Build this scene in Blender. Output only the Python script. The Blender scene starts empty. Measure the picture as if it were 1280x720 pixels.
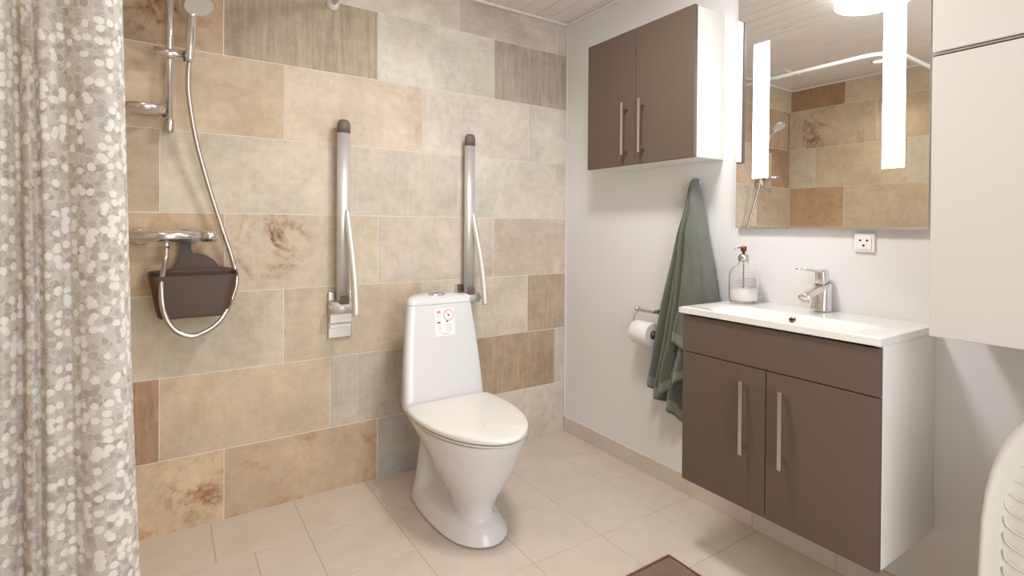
import bpy, bmesh, math, random
from mathutils import Vector, Matrix, Euler, noise
S = bpy.context.scene
COL = S.collection
PI = math.pi

# ------------------------------------------------------------------ camera
camd = bpy.data.cameras.new('camera'); cam = bpy.data.objects.new('camera', camd); COL.objects.link(cam)
F_PX, CY = 656.96, 286.53
yaw, pitch, roll = 0.5821, -0.00646, 0.00708
fw = Vector((math.sin(yaw) * math.cos(pitch), math.cos(yaw) * math.cos(pitch), math.sin(pitch)))
r0 = Vector((math.cos(yaw), -math.sin(yaw), 0)); u0 = r0.cross(fw)
rr = r0 * math.cos(roll) + u0 * math.sin(roll); uu = -r0 * math.sin(roll) + u0 * math.cos(roll)
M = Matrix((rr, uu, -fw)).transposed().to_4x4(); M.translation = Vector((-1.85405, -2.27676, 1.13124))
cam.matrix_world = M
camd.sensor_width = 36; camd.lens = F_PX * 36 / 1280
camd.shift_y = (CY - 360) / 1280
camd.clip_start = 0.02
S.camera = cam

# ------------------------------------------------------------------ world, lights, exposure
S.view_settings.view_transform = 'Standard'; S.view_settings.look = 'None'
S.view_settings.gamma = 1; S.view_settings.exposure = 0.28
w = bpy.data.worlds.new('world'); S.world = w; w.use_nodes = True
w.node_tree.nodes['Background'].inputs[0].default_value = (0.97, 0.98, 1.0, 1)
w.node_tree.nodes['Background'].inputs[1].default_value = 1.3


def area(name, loc, rot, sx, sy, power, col):
    l = bpy.data.lights.new(name, 'AREA'); l.shape = 'RECTANGLE'; l.size = sx; l.size_y = sy
    l.energy = power; l.color = col
    o = bpy.data.objects.new(name, l); COL.objects.link(o); o.location = loc; o.rotation_euler = rot
    return o


# soft fill light added outside the unseen doorway opening behind the camera
area('doorway_fill', (-1.15, -2.95, 1.25), (math.radians(90), 0, 0), 1.5, 2.0, 24, (0.97, 0.985, 1.0))

# ------------------------------------------------------------------ materials


def mat(name, base=(0.8, 0.8, 0.8), rough=0.5, metal=0.0, spec=0.5, trans=0.0, ior=1.45, emit=None, es=0.0, coat=0.0, sub=0.0):
    m = bpy.data.materials.new(name); m.use_nodes = True
    b = m.node_tree.nodes['Principled BSDF']; I = b.inputs
    I['Base Color'].default_value = (*base, 1); I['Roughness'].default_value = rough; I['Metallic'].default_value = metal
    I['Specular IOR Level'].default_value = spec; I['Transmission Weight'].default_value = trans; I['IOR'].default_value = ior
    I['Coat Weight'].default_value = coat
    if emit: I['Emission Color'].default_value = (*emit, 1); I['Emission Strength'].default_value = es
    return m


def lin(r, g, b):
    f = lambda c: (c / 255) / 12.92 if c / 255 <= 0.04045 else ((c / 255 + 0.055) / 1.055) ** 2.4
    return (f(r), f(g), f(b))


class NT:
    def __init__(s, m): s.t = m.node_tree; s.b = s.t.nodes['Principled BSDF']
    def n(s, k, **kw):
        x = s.t.nodes.new(k)
        for a, v in kw.items():
            if a.startswith('i_'):
                x.inputs[a[2:].replace('_', ' ')].default_value = v
            else: setattr(x, a, v)
        return x
    def l(s, a, b): s.t.links.new(a, b)
    def math(s, op, a, b=None, c=None, clamp=False):
        x = s.t.nodes.new('ShaderNodeMath'); x.operation = op; x.use_clamp = clamp
        for i, v in enumerate((a, b, c)):
            if v is None: continue
            if isinstance(v, (int, float)): x.inputs[i].default_value = v
            else: s.l(v, x.inputs[i])
        return x.outputs[0]
    def mix(s, f, a, b, mode='MIX'):
        x = s.t.nodes.new('ShaderNodeMix'); x.data_type = 'RGBA'; x.blend_type = mode; x.clamp_factor = True
        for i, v in ((0, f), (6, a), (7, b)):
            if isinstance(v, (int, float)): x.inputs[i].default_value = v
            elif isinstance(v, tuple): x.inputs[i].default_value = (*v, 1) if len(v) == 3 else v
            else: s.l(v, x.inputs[i])
        return x.outputs[2]
    def ramp(s, f, stops):
        x = s.t.nodes.new('ShaderNodeValToRGB'); e = x.color_ramp.elements
        while len(e) < len(stops): e.new(0.5)
        for q, (p, c) in zip(e, stops):
            q.position = p; q.color = (c, c, c, 1) if isinstance(c, (int, float)) else (*c, 1)
        s.l(f, x.inputs[0]); return x.outputs[0]
    def noise(s, vec, scale, detail=4, rough=0.55, dist=0.0):
        x = s.t.nodes.new('ShaderNodeTexNoise'); x.inputs['Scale'].default_value = scale
        x.inputs['Detail'].default_value = detail; x.inputs['Roughness'].default_value = rough; x.inputs['Distortion'].default_value = dist
        if vec is not None: s.l(vec, x.inputs['Vector'])
        return x
    def vscale(s, vec, sc):
        x = s.t.nodes.new('ShaderNodeMapping'); x.inputs['Scale'].default_value = sc; s.l(vec, x.inputs[0]); return x.outputs[0]
    def bump(s, h, strength, dist=0.002):
        x = s.t.nodes.new('ShaderNodeBump'); x.inputs['Strength'].default_value = strength; x.inputs['Distance'].default_value = dist
        s.l(h, x.inputs['Height']); s.l(x.outputs[0], s.b.inputs['Normal'])


def wall_tile_material():
    m = mat('stone_look_wall_tile', rough=0.62, spec=0.35); t = NT(m)
    tc = t.n('ShaderNodeTexCoord').outputs['Object']
    att = lambda nm: t.n('ShaderNodeAttribute', attribute_type='OBJECT', attribute_name=nm)
    tone = att('tone').outputs['Color']; sd = att('seed').outputs['Vector']
    streak = att('streak').outputs['Fac']; st = att('stain').outputs['Vector']; sam = att('stain_amount').outputs['Fac']; rust = att('rust').outputs['Fac']
    add = t.n('ShaderNodeVectorMath', operation='ADD'); t.l(tc, add.inputs[0]); t.l(sd, add.inputs[1]); P = add.outputs[0]
    n1 = t.noise(P, 4, 5, 0.6, 0.4).outputs[0]; n2 = t.noise(P, 26, 8, 0.7).outputs[0]
    f1 = t.math('MULTIPLY', t.math('SUBTRACT', n1, 0.5), 0.72)
    f2 = t.math('MULTIPLY', t.math('SUBTRACT', n2, 0.5), 0.5)
    sx = t.noise(t.vscale(P, (70, 70, 5)), 1.0, 4, 0.65, 0.3).outputs[0]
    f3 = t.math('MULTIPLY', t.math('MULTIPLY', t.math('SUBTRACT', sx, 0.5), 0.95), t.math('ADD', streak, 0.13))
    sh = t.noise(t.vscale(P, (6, 6, 60)), 1.0, 3, 0.6).outputs[0]
    f4 = t.math('MULTIPLY', t.math('SUBTRACT', sh, 0.5), 0.12)
    tot = t.math('ADD', t.math('ADD', f1, f2), t.math('ADD', t.math('ADD', f3, f4), 1.0))
    hs = t.n('ShaderNodeVectorMath', operation='SCALE'); t.l(tone, hs.inputs[0]); t.l(tot, hs.inputs['Scale'])
    c = hs.outputs[0]
    # cloudy warm veils
    warm = t.ramp(t.noise(P, 2.6, 6, 0.6, 1.2).outputs[0], [(0.52, 0), (0.72, 1)])
    c = t.mix(t.math('MULTIPLY', warm, 0.3), c, t.mix(1.0, c, lin(240, 220, 198), 'MULTIPLY'))
    # rust patches where the tile has them
    rp = t.ramp(t.noise(P, 6.5, 8, 0.7, 0.8).outputs[0], [(0.54, 0), (0.72, 1)])
    c = t.mix(t.math('MULTIPLY', rp, t.math('MULTIPLY', rust, 1.0)), c, t.mix(1.0, c, lin(220, 176, 134), 'MULTIPLY'))
    # printed veins gathered round one place of their own
    v1 = t.noise(P, 3.2, 5, 0.6, 1.6).outputs[0]
    vein = t.ramp(t.math('ABSOLUTE', t.math('SUBTRACT', v1, 0.5)), [(0.0, 1), (0.02, 0.6), (0.075, 0)])
    di = t.n('ShaderNodeVectorMath', operation='DISTANCE'); t.l(tc, di.inputs[0]); t.l(st, di.inputs[1])
    near = t.ramp(di.outputs['Value'], [(0.03, 1), (0.20, 0)])
    br = t.ramp(t.noise(P, 14, 6, 0.7, 0.5).outputs[0], [(0.36, 0), (0.6, 1)])
    sm = t.math('MULTIPLY', t.math('MULTIPLY', t.math('MULTIPLY', vein, near), br), sam)
    c = t.mix(t.math('MULTIPLY', sm, 0.8), c, t.mix(1.0, c, lin(172, 132, 102), 'MULTIPLY'))
    # pin-prick pores
    po = t.ramp(t.noise(P, 120, 2, 0.5).outputs[0], [(0.66, 0), (0.74, 1)])
    c = t.mix(t.math('MULTIPLY', po, 0.25), c, t.mix(1.0, c, lin(190, 160, 135), 'MULTIPLY'))
    t.l(c, t.b.inputs['Base Color'])
    t.bump(t.math('ADD', n2, t.math('MULTIPLY', sx, 0.6)), 0.12, 0.002)
    return m


def floor_tile_material():
    m = mat('beige_floor_tile', rough=0.34, spec=0.45); t = NT(m)
    tc = t.n('ShaderNodeTexCoord').outputs['Object']
    att = t.n('ShaderNodeAttribute', attribute_type='OBJECT', attribute_name='seed').outputs['Vector']
    add = t.n('ShaderNodeVectorMath', operation='ADD'); t.l(tc, add.inputs[0]); t.l(att, add.inputs[1])
    n = t.noise(add.outputs[0], 9, 6, 0.6).outputs[0]; n2 = t.noise(add.outputs[0], 90, 3, 0.6).outputs[0]
    c = t.mix(n, lin(199, 186, 172), lin(222, 211, 199)); c = t.mix(t.math('MULTIPLY', n2, 0.18), c, lin(180, 165, 148))
    t.l(c, t.b.inputs['Base Color']); t.bump(n, 0.06, 0.002)
    return m


def painted(name, col, scale=60, bump=0.08, rough=0.6, spec=0.4):
    m = mat(name, col, rough, spec=spec); t = NT(m)
    tc = t.n('ShaderNodeTexCoord').outputs['Object']
    n = t.noise(tc, scale, 4, 0.6).outputs[0]; lo = t.noise(tc, 1.3, 2, 0.5).outputs[0]
    c = t.mix(lo, tuple(x * 0.975 for x in col), tuple(min(1, x * 1.02) for x in col))
    t.l(c, t.b.inputs['Base Color']); t.bump(n, bump, 0.001)
    return m


def grained(name, a, b, rough=0.5, axis=(90, 90, 1.6), spec=0.4, bump=0.05, knots=False):
    m = mat(name, a, rough, spec=spec); t = NT(m)
    tc = t.n('ShaderNodeTexCoord').outputs['Object']
    if knots:
        att = t.n('ShaderNodeAttribute', attribute_type='OBJECT', attribute_name='seed').outputs['Vector']
        ad = t.n('ShaderNodeVectorMath', operation='ADD'); t.l(tc, ad.inputs[0]); t.l(att, ad.inputs[1]); tc = ad.outputs[0]
    n = t.noise(t.vscale(tc, axis), 1, 5, 0.6, 0.4).outputs[0]
    c = t.mix(t.ramp(n, [(0.3, 0), (0.7, 1)]), a, b)
    if knots:
        k = t.n('ShaderNodeTexVoronoi'); k.inputs['Scale'].default_value = 1.0; t.l(t.vscale(tc, (11, 2.4, 1)), k.inputs['Vector'])
        c = t.mix(t.math('MULTIPLY', t.ramp(k.outputs['Distance'], [(0.04, 1), (0.1, 0)]), 0.5), c, lin(150, 125, 108))
    t.l(c, t.b.inputs['Base Color']); t.bump(n, bump, 0.0008)
    return m


def curtain_material():
    m = mat('dotted_curtain_fabric', rough=0.7, spec=0.25); t = NT(m)
    uv = t.n('ShaderNodeUVMap').outputs[0]
    wn = t.noise(uv, 30, 2, 0.5); wsc = t.n('ShaderNodeVectorMath', operation='SCALE'); t.l(wn.outputs['Color'], wsc.inputs[0]); wsc.inputs['Scale'].default_value = 0.008
    ad = t.n('ShaderNodeVectorMath', operation='ADD'); t.l(uv, ad.inputs[0]); t.l(wsc.outputs[0], ad.inputs[1]); P = ad.outputs[0]

    def dots(scale, off, r):
        mp = t.n('ShaderNodeMapping'); t.l(P, mp.inputs[0]); mp.inputs['Location'].default_value = off; mp.inputs['Scale'].default_value = (scale, scale * 1.12, 1)
        v = t.n('ShaderNodeTexVoronoi'); v.voronoi_dimensions = '2D'; v.inputs['Scale'].default_value = 1; v.inputs['Randomness'].default_value = 0.72; t.l(mp.outputs[0], v.inputs['Vector'])
        sp = t.n('ShaderNodeSeparateColor'); t.l(v.outputs['Color'], sp.inputs[0])
        d = v.outputs['Distance']
        disc = t.ramp(d, [(r, 1), (r + 0.05, 0)])
        ring = t.math('SUBTRACT', t.ramp(d, [(r + 0.07, 1), (r + 0.12, 0)]), disc, clamp=True)
        return disc, ring, sp.outputs[0], sp.outputs[1]
    c = t.mix(t.noise(uv, 40, 3, 0.5).outputs[0], lin(218, 212, 204), lin(228, 221, 211))
    for k, (sc, off, r) in enumerate(((58, (3, 1, 0), 0.44), (54, (11, 7, 0), 0.42), (57, (23, 17, 0), 0.40))):
        disc, ring, a, b = dots(sc, off, r)
        tint = t.ramp(a, [(0.0, lin(190, 180, 170)), (0.3, lin(212, 207, 200)), (0.55, lin(198, 191, 184)), (0.8, lin(222, 219, 214))])
        on = t.ramp(b, [(0.34, 0), (0.36, 1)])
        c = t.mix(t.math('MULTIPLY', ring, 0.8), c, lin(234, 230, 223))
        c = t.mix(t.math('MULTIPLY', t.math('MULTIPLY', disc, on), 0.8), c, tint)
    disc, ring, a, b = dots(56, (41, 29, 0), 0.40)
    on = t.ramp(a, [(0.62, 0), (0.64, 1)])
    c = t.mix(t.math('MULTIPLY', disc, on), c, lin(246, 245, 242))
    disc, ring, a, b = dots(58, (61, 39, 0), 0.38)
    on = t.ramp(a, [(0.80, 0), (0.82, 1)])
    c = t.mix(t.math('MULTIPLY', disc, on), c, lin(244, 243, 240))
    t.l(c, t.b.inputs['Base Color'])
    tr = t.n('ShaderNodeBsdfTranslucent'); t.l(c, tr.inputs[0]); mx = t.n('ShaderNodeMixShader'); mx.inputs[0].default_value = 0.45
    out = [n for n in t.t.nodes if n.type == 'OUTPUT_MATERIAL'][0]
    t.l(t.b.outputs[0], mx.inputs[1]); t.l(tr.outputs[0], mx.inputs[2]); t.l(mx.outputs[0], out.inputs[0])
    wv = t.noise(uv, 900, 2, 0.5).outputs[0]; t.bump(wv, 0.15, 0.0005)
    return m


def towel_material(name, a, b, sc):
    m = mat(name, a, 0.95, spec=0.1); t = NT(m)
    tc = t.n('ShaderNodeTexCoord').outputs['Object']
    n = t.noise(tc, sc, 4, 0.7).outputs[0]; n2 = t.noise(tc, 14, 4, 0.6).outputs[0]
    t.l(t.mix(t.math('ADD', t.math('MULTIPLY', n, 0.5), t.math('MULTIPLY', n2, 0.5)), a, b), t.b.inputs['Base Color'])
    t.b.inputs['Sheen Weight'].default_value = 0.4; t.b.inputs['Sheen Roughness'].default_value = 0.5
    t.bump(n, 0.8, 0.003)
    return m


MT = wall_tile_material(); MF = floor_tile_material()
GROUT = painted('pale_grout', lin(228, 221, 212), 200, 0.2, 0.9)
FGROUT = painted('floor_grout', lin(186, 173, 160), 200, 0.2, 0.9)
WHITE = painted('white_painted_wall', lin(228, 228, 228), 90, 0.10, 0.55)
TRIMW = painted('white_trim_paint', lin(232, 230, 228), 90, 0.03, 0.4)
PLANK = grained('whitewashed_plank', lin(226, 216, 210), lin(240, 233, 229), 0.55, (120, 2.2, 1), knots=True)
PGAP = painted('plank_backing', lin(150, 132, 120), 60, 0.05, 0.8)
LAC = painted('white_cabinet_laminate', lin(232, 230, 224), 200, 0.01, 0.35)
DOORM = grained('dark_taupe_laminate', lin(97, 82, 72), lin(100, 85, 75), 0.5, (160, 160, 2.5), 0.35, 0.03)
STEEL = mat('brushed_steel', lin(205, 202, 198), 0.3, 1.0)
ALU = mat('satin_aluminium', lin(222, 220, 216), 0.42, 0.55)
CHROME = mat('polished_chrome', lin(222, 220, 220), 0.2, 0.88)
HOSE = mat('hose_steel', lin(200, 190, 185), 0.25, 0.9)
PORC = mat('white_porcelain', lin(221, 221, 221), 0.12, coat=0.3)
SEATM = mat('white_seat_plastic', lin(227, 224, 217), 0.16, coat=0.2)
BASINM = mat('white_basin_ceramic', lin(226, 223, 218), 0.14, coat=0.3)
BROWNP = mat('taupe_grip_plastic', lin(112, 98, 90), 0.5)
BASK = mat('dark_brown_basket_plastic', lin(82, 62, 50), 0.42)
DARK = mat('dark_recess', lin(40, 34, 32), 0.6)
MIRR = mat('mirror_silvering', (0.93, 0.93, 0.92), 0.0, 1.0)
GLOW = mat('frosted_light_strip', (1, 1, 1), 0.4, emit=(1.0, 0.99, 0.98), es=7.0)
LAMPG = mat('opal_lamp_glass', (1, 1, 1), 0.3, emit=(1.0, 0.985, 0.96), es=9.0)
DOWNG = mat('warm_downlight_lens', (1, 1, 1), 0.4, emit=(1.0, 0.86, 0.68), es=12.0)
PAPER = painted('white_tissue_paper', lin(240, 238, 236), 300, 0.1, 0.9)
CARD = mat('cardboard_core', lin(120, 98, 88), 0.8)
GLASS = mat('clear_glass', (1, 1, 1), 0.02, trans=1.0, ior=1.16)
SOAP = mat('cream_liquid_soap', lin(246, 243, 238), 0.3)
COPPER = mat('brown_copper_collar', lin(120, 72, 50), 0.3, 0.7)
PLAS = mat('glossy_white_plastic', lin(202, 199, 191), 0.35, coat=0.2)
SOCK = mat('socket_white_plastic', lin(240, 239, 236), 0.3)
CURT = curtain_material()
TOWM = towel_material('grey_green_terry', lin(88, 91, 83), lin(122, 125, 116), 260)
TOWB = towel_material('grey_green_hem_band', lin(122, 128, 118), lin(142, 148, 138), 120)
STICK = mat('sticker_paper', lin(244, 242, 240), 0.5)
REDM = mat('red_print', lin(216, 150, 152), 0.5)
REDD = mat('dark_red_print', lin(170, 60, 52), 0.5)
GREYP = mat('grey_print', lin(196, 192, 190), 0.5)
ETCH = mat('frosted_etching', lin(150, 146, 142), 0.8)

# ------------------------------------------------------------------ helpers


def link(name, bm, m, parent=None, smooth=False, recalc=True):
    if recalc: bmesh.ops.recalc_face_normals(bm, faces=bm.faces)
    me = bpy.data.meshes.new(name); bm.to_mesh(me); bm.free()
    for x in (m if isinstance(m, (list, tuple)) else [m]): me.materials.append(x)
    if smooth:
        for p in me.polygons: p.use_smooth = True
    o = bpy.data.objects.new(name, me); COL.objects.link(o)
    if parent: adopt(o, parent)
    return o


def adopt(o, parent):
    bpy.context.view_layer.update()
    mw = o.matrix_world.copy(); o.parent = parent
    pm = parent.matrix_world if parent.parent is None else parent.matrix_world
    o.matrix_parent_inverse = pm.inverted()


def empty(name, loc=(0, 0, 0)):
    o = bpy.data.objects.new(name, None); COL.objects.link(o); o.location = loc; o.empty_display_size = 0.05
    bpy.context.view_layer.update()
    return o


def tag(o, label, cat, group=None):
    o['label'] = label; o['category'] = cat
    if group: o['group'] = group
    return o


def structure(o): o['kind'] = 'structure'; return o


def box(bm, x0, x1, y0, y1, z0, z1, bev=0.0, seg=2):
    x0, x1 = sorted((x0, x1)); y0, y1 = sorted((y0, y1)); z0, z1 = sorted((z0, z1))
    g = bmesh.ops.create_cube(bm, size=1.0)
    for v in g['verts']:
        v.co = Vector(((x0 + x1) / 2 + v.co.x * (x1 - x0), (y0 + y1) / 2 + v.co.y * (y1 - y0), (z0 + z1) / 2 + v.co.z * (z1 - z0)))
    if bev:
        es = list({e for v in g['verts'] for e in v.link_edges})
        bmesh.ops.bevel(bm, geom=es, offset=bev, segments=seg, profile=0.5, affect='EDGES')
    return bm


def obox(name, m, parent, *a, bev=0.0015, seg=2):
    return link(name, box(bmesh.new(), *a, bev=bev, seg=seg), m, parent)


def catmull(pts, n=8):
    P = [Vector(p) for p in pts]; P = [2 * P[0] - P[1]] + P + [2 * P[-1] - P[-2]]; out = []
    for i in range(1, len(P) - 2):
        for k in range(n):
            t = k / n; a, b, c, d = P[i - 1], P[i], P[i + 1], P[i + 2]
            out.append(0.5 * ((2 * b) + (c - a) * t + (2 * a - 5 * b + 4 * c - d) * t * t + (3 * b - a - 3 * c + d) * t ** 3))
    out.append(P[-2]); return out


def tube(bm, pts, r, seg=12, cap=True, flat=None):
    """flat=(ra, rb, up): elliptic section; r may be a list"""
    P = [Vector(p) for p in pts]; rings = []; N = None
    for i, p in enumerate(P):
        t = (P[min(i + 1, len(P) - 1)] - P[max(i - 1, 0)]).normalized()
        if N is None:
            ref = Vector(flat[2]) if flat else (Vector((0, 0, 1)) if abs(t.z) < 0.9 else Vector((1, 0, 0)))
            N = (ref - t * ref.dot(t)).normalized()
        else: N = (N - t * N.dot(t)).normalized()
        B = t.cross(N); R = r[i] if isinstance(r, (list, tuple)) else r
        ra, rb = (flat[0], flat[1]) if flat else (R, R)
        if flat and isinstance(r, (list, tuple)): ra *= R; rb *= R
        rings.append([bm.verts.new(p + N * ra * math.cos(2 * PI * k / seg) + B * rb * math.sin(2 * PI * k / seg)) for k in range(seg)])
    for a, b in zip(rings, rings[1:]):
        for k in range(seg): bm.faces.new((a[k], a[(k + 1) % seg], b[(k + 1) % seg], b[k]))
    if cap: bm.faces.new(rings[0][::-1]); bm.faces.new(rings[-1])
    return bm


def lathe(bm, c, prof, seg=32, axis='z'):
    """prof: (radius, height) pairs"""
    c = Vector(c); rings = []
    for r, h in prof:
        ring = []
        for k in range(seg):
            a = 2 * PI * k / seg; u, v = r * math.cos(a), r * math.sin(a)
            d = {'z': (u, v, h), 'x': (h, u, v), 'y': (u, h, v)}[axis]
            ring.append(bm.verts.new(c + Vector(d)))
        rings.append(ring)
    for a, b in zip(rings, rings[1:]):
        for k in range(seg): bm.faces.new((a[k], a[(k + 1) % seg], b[(k + 1) % seg], b[k]))
    if prof[0][0] > 1e-5: bm.faces.new(rings[0][::-1])
    if prof[-1][0] > 1e-5: bm.faces.new(rings[-1])
    bmesh.ops.remove_doubles(bm, verts=bm.verts, dist=1e-6)
    return bm


def loft(bm, rings, cap0=True, cap1=True):
    R = [[bm.verts.new(Vector(p)) for p in ring] for ring in rings]; n = len(R[0])
    for a, b in zip(R, R[1:]):
        for k in range(n): bm.faces.new((a[k], a[(k + 1) % n], b[(k + 1) % n], b[k]))
    if cap0: bm.faces.new(R[0][::-1])
    if cap1: bm.faces.new(R[-1])
    return bm


def subsurf(o, lv=2):
    md = o.modifiers.new('smooth', 'SUBSURF'); md.levels = lv; md.render_levels = lv
    for p in o.data.polygons: p.use_smooth = True


rng = random.Random(7)

# ------------------------------------------------------------------ room shell
W, H, YB = -2.32, 2.2477, -2.6
GR = 0.0029   # grout surface, a millimetre behind the tile faces
T = 0.1
wall_back = structure(obox('wall_back', GROUT, None, W - T, T, -GR, T, 0, H, bev=0))
wall_left = structure(obox('wall_left', GROUT, None, W - T, W + GR, YB, 0.0, 0, H, bev=0))
wall_right = structure(obox('wall_right', WHITE, None, 0.0, T, YB, 0.0, 0, H, bev=0))
bm = bmesh.new(); box(bm, W - T, -1.65, YB - T, YB, 0, H); box(bm, -0.7, T, YB - T, YB, 0, H); box(bm, -1.65, -0.7, YB - T, YB, 2.05, H)
wall_front = structure(link('wall_front', bm, WHITE))
floor = structure(obox('floor', FGROUT, None, W - T, T, YB - T, T, -0.1, -0.0009, bev=0))
ceiling = structure(obox('ceiling', PGAP, None, W - T, T, YB - T, T, H + 0.006, H + 0.1, bev=0))


def tile_mesh(name, lx, lz, th, m, orient):
    """A chamfered tile centred on its own origin. orient: 'y' faces -y, 'x' faces +x, 'nx' faces -x, 'z' faces +z"""
    c = 0.0012; bm = bmesh.new(); a, b = lx / 2, lz / 2
    rows = [((-a, -b), (a, -b), (a, b), (-a, b), 0), ((-a, -b), (a, -b), (a, b), (-a, b), th - c), ((-a + c, -b + c), (a - c, -b + c), (a - c, b - c), (-a + c, b - c), th)]
    R = []
    for q in rows:
        d = q[4]; ring = []
        for (u, v) in q[:4]:
            p = {'y': (u, -d, v), 'x': (d, u, v), 'nx': (-d, u, v), 'z': (u, v, d), 'nz': (u, v, -d)}[orient]
            ring.append(bm.verts.new(p))
        R.append(ring)
    for r1, r2 in zip(R, R[1:]):
        for k in range(4): bm.faces.new((r1[k], r1[(k + 1) % 4], r2[(k + 1) % 4], r2[k]))
    bm.faces.new(R[-1]); bm.faces.new(R[0][::-1]); bmesh.ops.recalc_face_normals(bm, faces=bm.faces)
    me = bpy.data.meshes.new(name); bm.to_mesh(me); bm.free(); me.materials.append(m)
    return me


TM = {}


def put_tile(parent, name, lx, lz, th, m, orient, loc, **props):
    key = (name, round(lx, 3), round(lz, 3), round(th, 4), orient, m.name)
    if key not in TM: TM[key] = tile_mesh(name, lx, lz, th, m, orient)
    o = bpy.data.objects.new(name, TM[key]); COL.objects.link(o); o.parent = parent; o.location = loc
    o['seed'] = [rng.uniform(0, 50), rng.uniform(0, 50), rng.uniform(0, 50)]
    for k, v in props.items(): o[k] = v
    return o


TH = 0.004   # how far a wall tile stands out; the joint stays 2 mm behind its face
G = 0.0026
Z0 = 0.2713
ROWS = [(0.0, Z0)] + [(Z0 + .3 * i, Z0 + .3 * (i + 1)) for i in range(6)] + [(Z0 + 1.8, H)]
K = 0.98


def tn(r, g, b, **kw):
    c = lin(r, g, b); m_ = sum(c) / 3; grey = (m_ * 1.06, m_ * 1.0, m_ * .93)
    return dict(tone=[min(1, (x * .68 + g_ * .32) * q_) for x, g_, q_ in zip(c, grey, (1.26, 1.258, 1.225))], **kw)


# back wall, from the floor up: (first joint, tiles from the left)
BACK = [
    (-2.267, [tn(196, 170, 134, rust=1.0, stain=[.24, 0, -.0], stain_amount=1.4), tn(184, 156, 126, rust=.9), tn(172, 168, 166), tn(190, 180, 168)]),
    (-2.473, [tn(162, 124, 92, streak=.9), tn(190, 168, 138, rust=.15), tn(176, 166, 154, streak=.3), tn(166, 140, 112, streak=.55, rust=.2), tn(186, 178, 172, streak=.3)]),
    (-2.057, [tn(188, 174, 152, stain=[.22, 0, .08], stain_amount=.35), tn(186, 168, 144, rust=.15), tn(190, 178, 160), tn(172, 150, 126, streak=.4, rust=.3)]),
    (-2.267, [tn(184, 158, 126, rust=.6), tn(188, 172, 150, rust=.15, stain=[-.15, 0, .05], stain_amount=1.8), tn(190, 178, 162, stain=[.27, 0, -.1], stain_amount=.4), tn(184, 170, 154, rust=.35)]),
    (-2.473, [tn(178, 158, 132, rust=.2), tn(190, 178, 160), tn(184, 174, 160, streak=.15), tn(188, 182, 172), tn(184, 174, 164)]),
    (-2.057, [tn(190, 168, 140, rust=.35), tn(196, 178, 158, stain=[.24, 0, 0], stain_amount=.35, rust=.15), tn(192, 184, 174), tn(190, 184, 176)]),
    (-2.273, [tn(178, 150, 120, rust=.7, stain=[0.1, 0, -.02], stain_amount=1.6), tn(164, 148, 126, streak=.8), tn(192, 188, 178), tn(158, 146, 136, streak=.8)]),
    (-2.473, [tn(190, 170, 140), tn(178, 164, 148), tn(192, 186, 176), tn(184, 172, 166), tn(184, 176, 168)]),
]
for (z0, z1), (xs, tiles) in zip(ROWS, BACK):
    x = xs; k = 0
    if xs > W + .01: x = xs - .6; tiles = [tn(164, 130, 98, rust=.4)] + tiles
    while x < -0.001:
        a, b = max(x, W + TH), min(x + .6, -0.004)
        p = dict(tiles[k]) if k < len(tiles) else tn(188, 174, 158)
        for q, v in (('streak', 0.0), ('rust', 0.0), ('stain', [0.0, 0.0, 9.0]), ('stain_amount', 0.0)): p.setdefault(q, v)
        if b - a > 0.01:
            put_tile(wall_back, 'tile', b - a - G, z1 - z0 - G, TH + rng.uniform(-.0003, .0003), MT, 'y', ((a + b) / 2, 0, (z0 + z1) / 2), **p)
        x += .6; k += 1

LEFT = [
    (-.5, [tn(188, 162, 130, rust=.5)]), (-.2, [tn(186, 162, 130)]), (-.4, [tn(182, 160, 130)]), (-.1, [tn(186, 166, 138)]),
    (-.404, [tn(186, 148, 104, rust=.8), tn(192, 170, 140), tn(188, 166, 136)]),
    (-.197, [tn(190, 178, 152), tn(192, 172, 140), tn(190, 180, 160)]),
    (-.611, [tn(188, 166, 136, rust=.5, stain=[0, .14, -.05], stain_amount=1.6), tn(186, 164, 132), tn(186, 164, 132)]),
    (-.403, [tn(160, 122, 84, streak=.6), tn(190, 172, 144), tn(188, 168, 138)]),
]
for (z0, z1), (first, tiles) in zip(ROWS, LEFT):
    y1 = -TH; y0 = first; k = 0
    while y1 > YB + .01:
        y0c = max(y0, YB)
        p = dict(tiles[k % len(tiles)])
        for q, v in (('streak', 0.0), ('rust', 0.1), ('stain', [0.0, 0.0, 9.0]), ('stain_amount', 0.0)): p.setdefault(q, v)
        put_tile(wall_left, 'tile', y1 - y0c - G, z1 - z0 - G, TH, MT, 'x', (W, (y0c + y1) / 2, (z0 + z1) / 2), **p)
        y1 = y0; y0 -= .6; k += 1

# floor tiles, 30 x 30 cm; cut pieces in the sloped shower corner
ys = [0.0, -0.283, -0.57, -0.855, -1.153, -1.45, -1.75, -2.05, -2.35, YB]
for r in range(len(ys) - 1):
    xs = [-1.417, -1.12, -0.82, -0.52, -0.232, 0.0]
    xs = {0: [W, -2.01, -1.712], 1: [W, -2.19, -1.894, -1.597], 2: [W, -2.05, -1.755], 3: [W, -1.9, -1.64]}.get(r, [W, -2.014, -1.717]) + xs
    for a, b in zip(xs, xs[1:]):
        put_tile(floor, 'tile', b - a - .003, ys[r] - ys[r + 1] - .003, .004, MF, 'z', ((a + b) / 2, (ys[r] + ys[r + 1]) / 2, -0.004))
# skirting tiles on the right wall
baseboard = structure(obox('baseboard_right', GROUT, None, -0.006, 0.0, YB, -0.0045, 0.0, 0.076, bev=0))
y1 = -0.005; y0 = -0.243
while y1 > YB + .02:
    y0 = max(y0, YB)
    put_tile(baseboard, 'tile', y1 - y0 - .003, 0.077, .004, MF, 'nx', (-0.0055, (y0 + y1) / 2, 0.0385))
    y1 = y0; y0 -= .296
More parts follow.
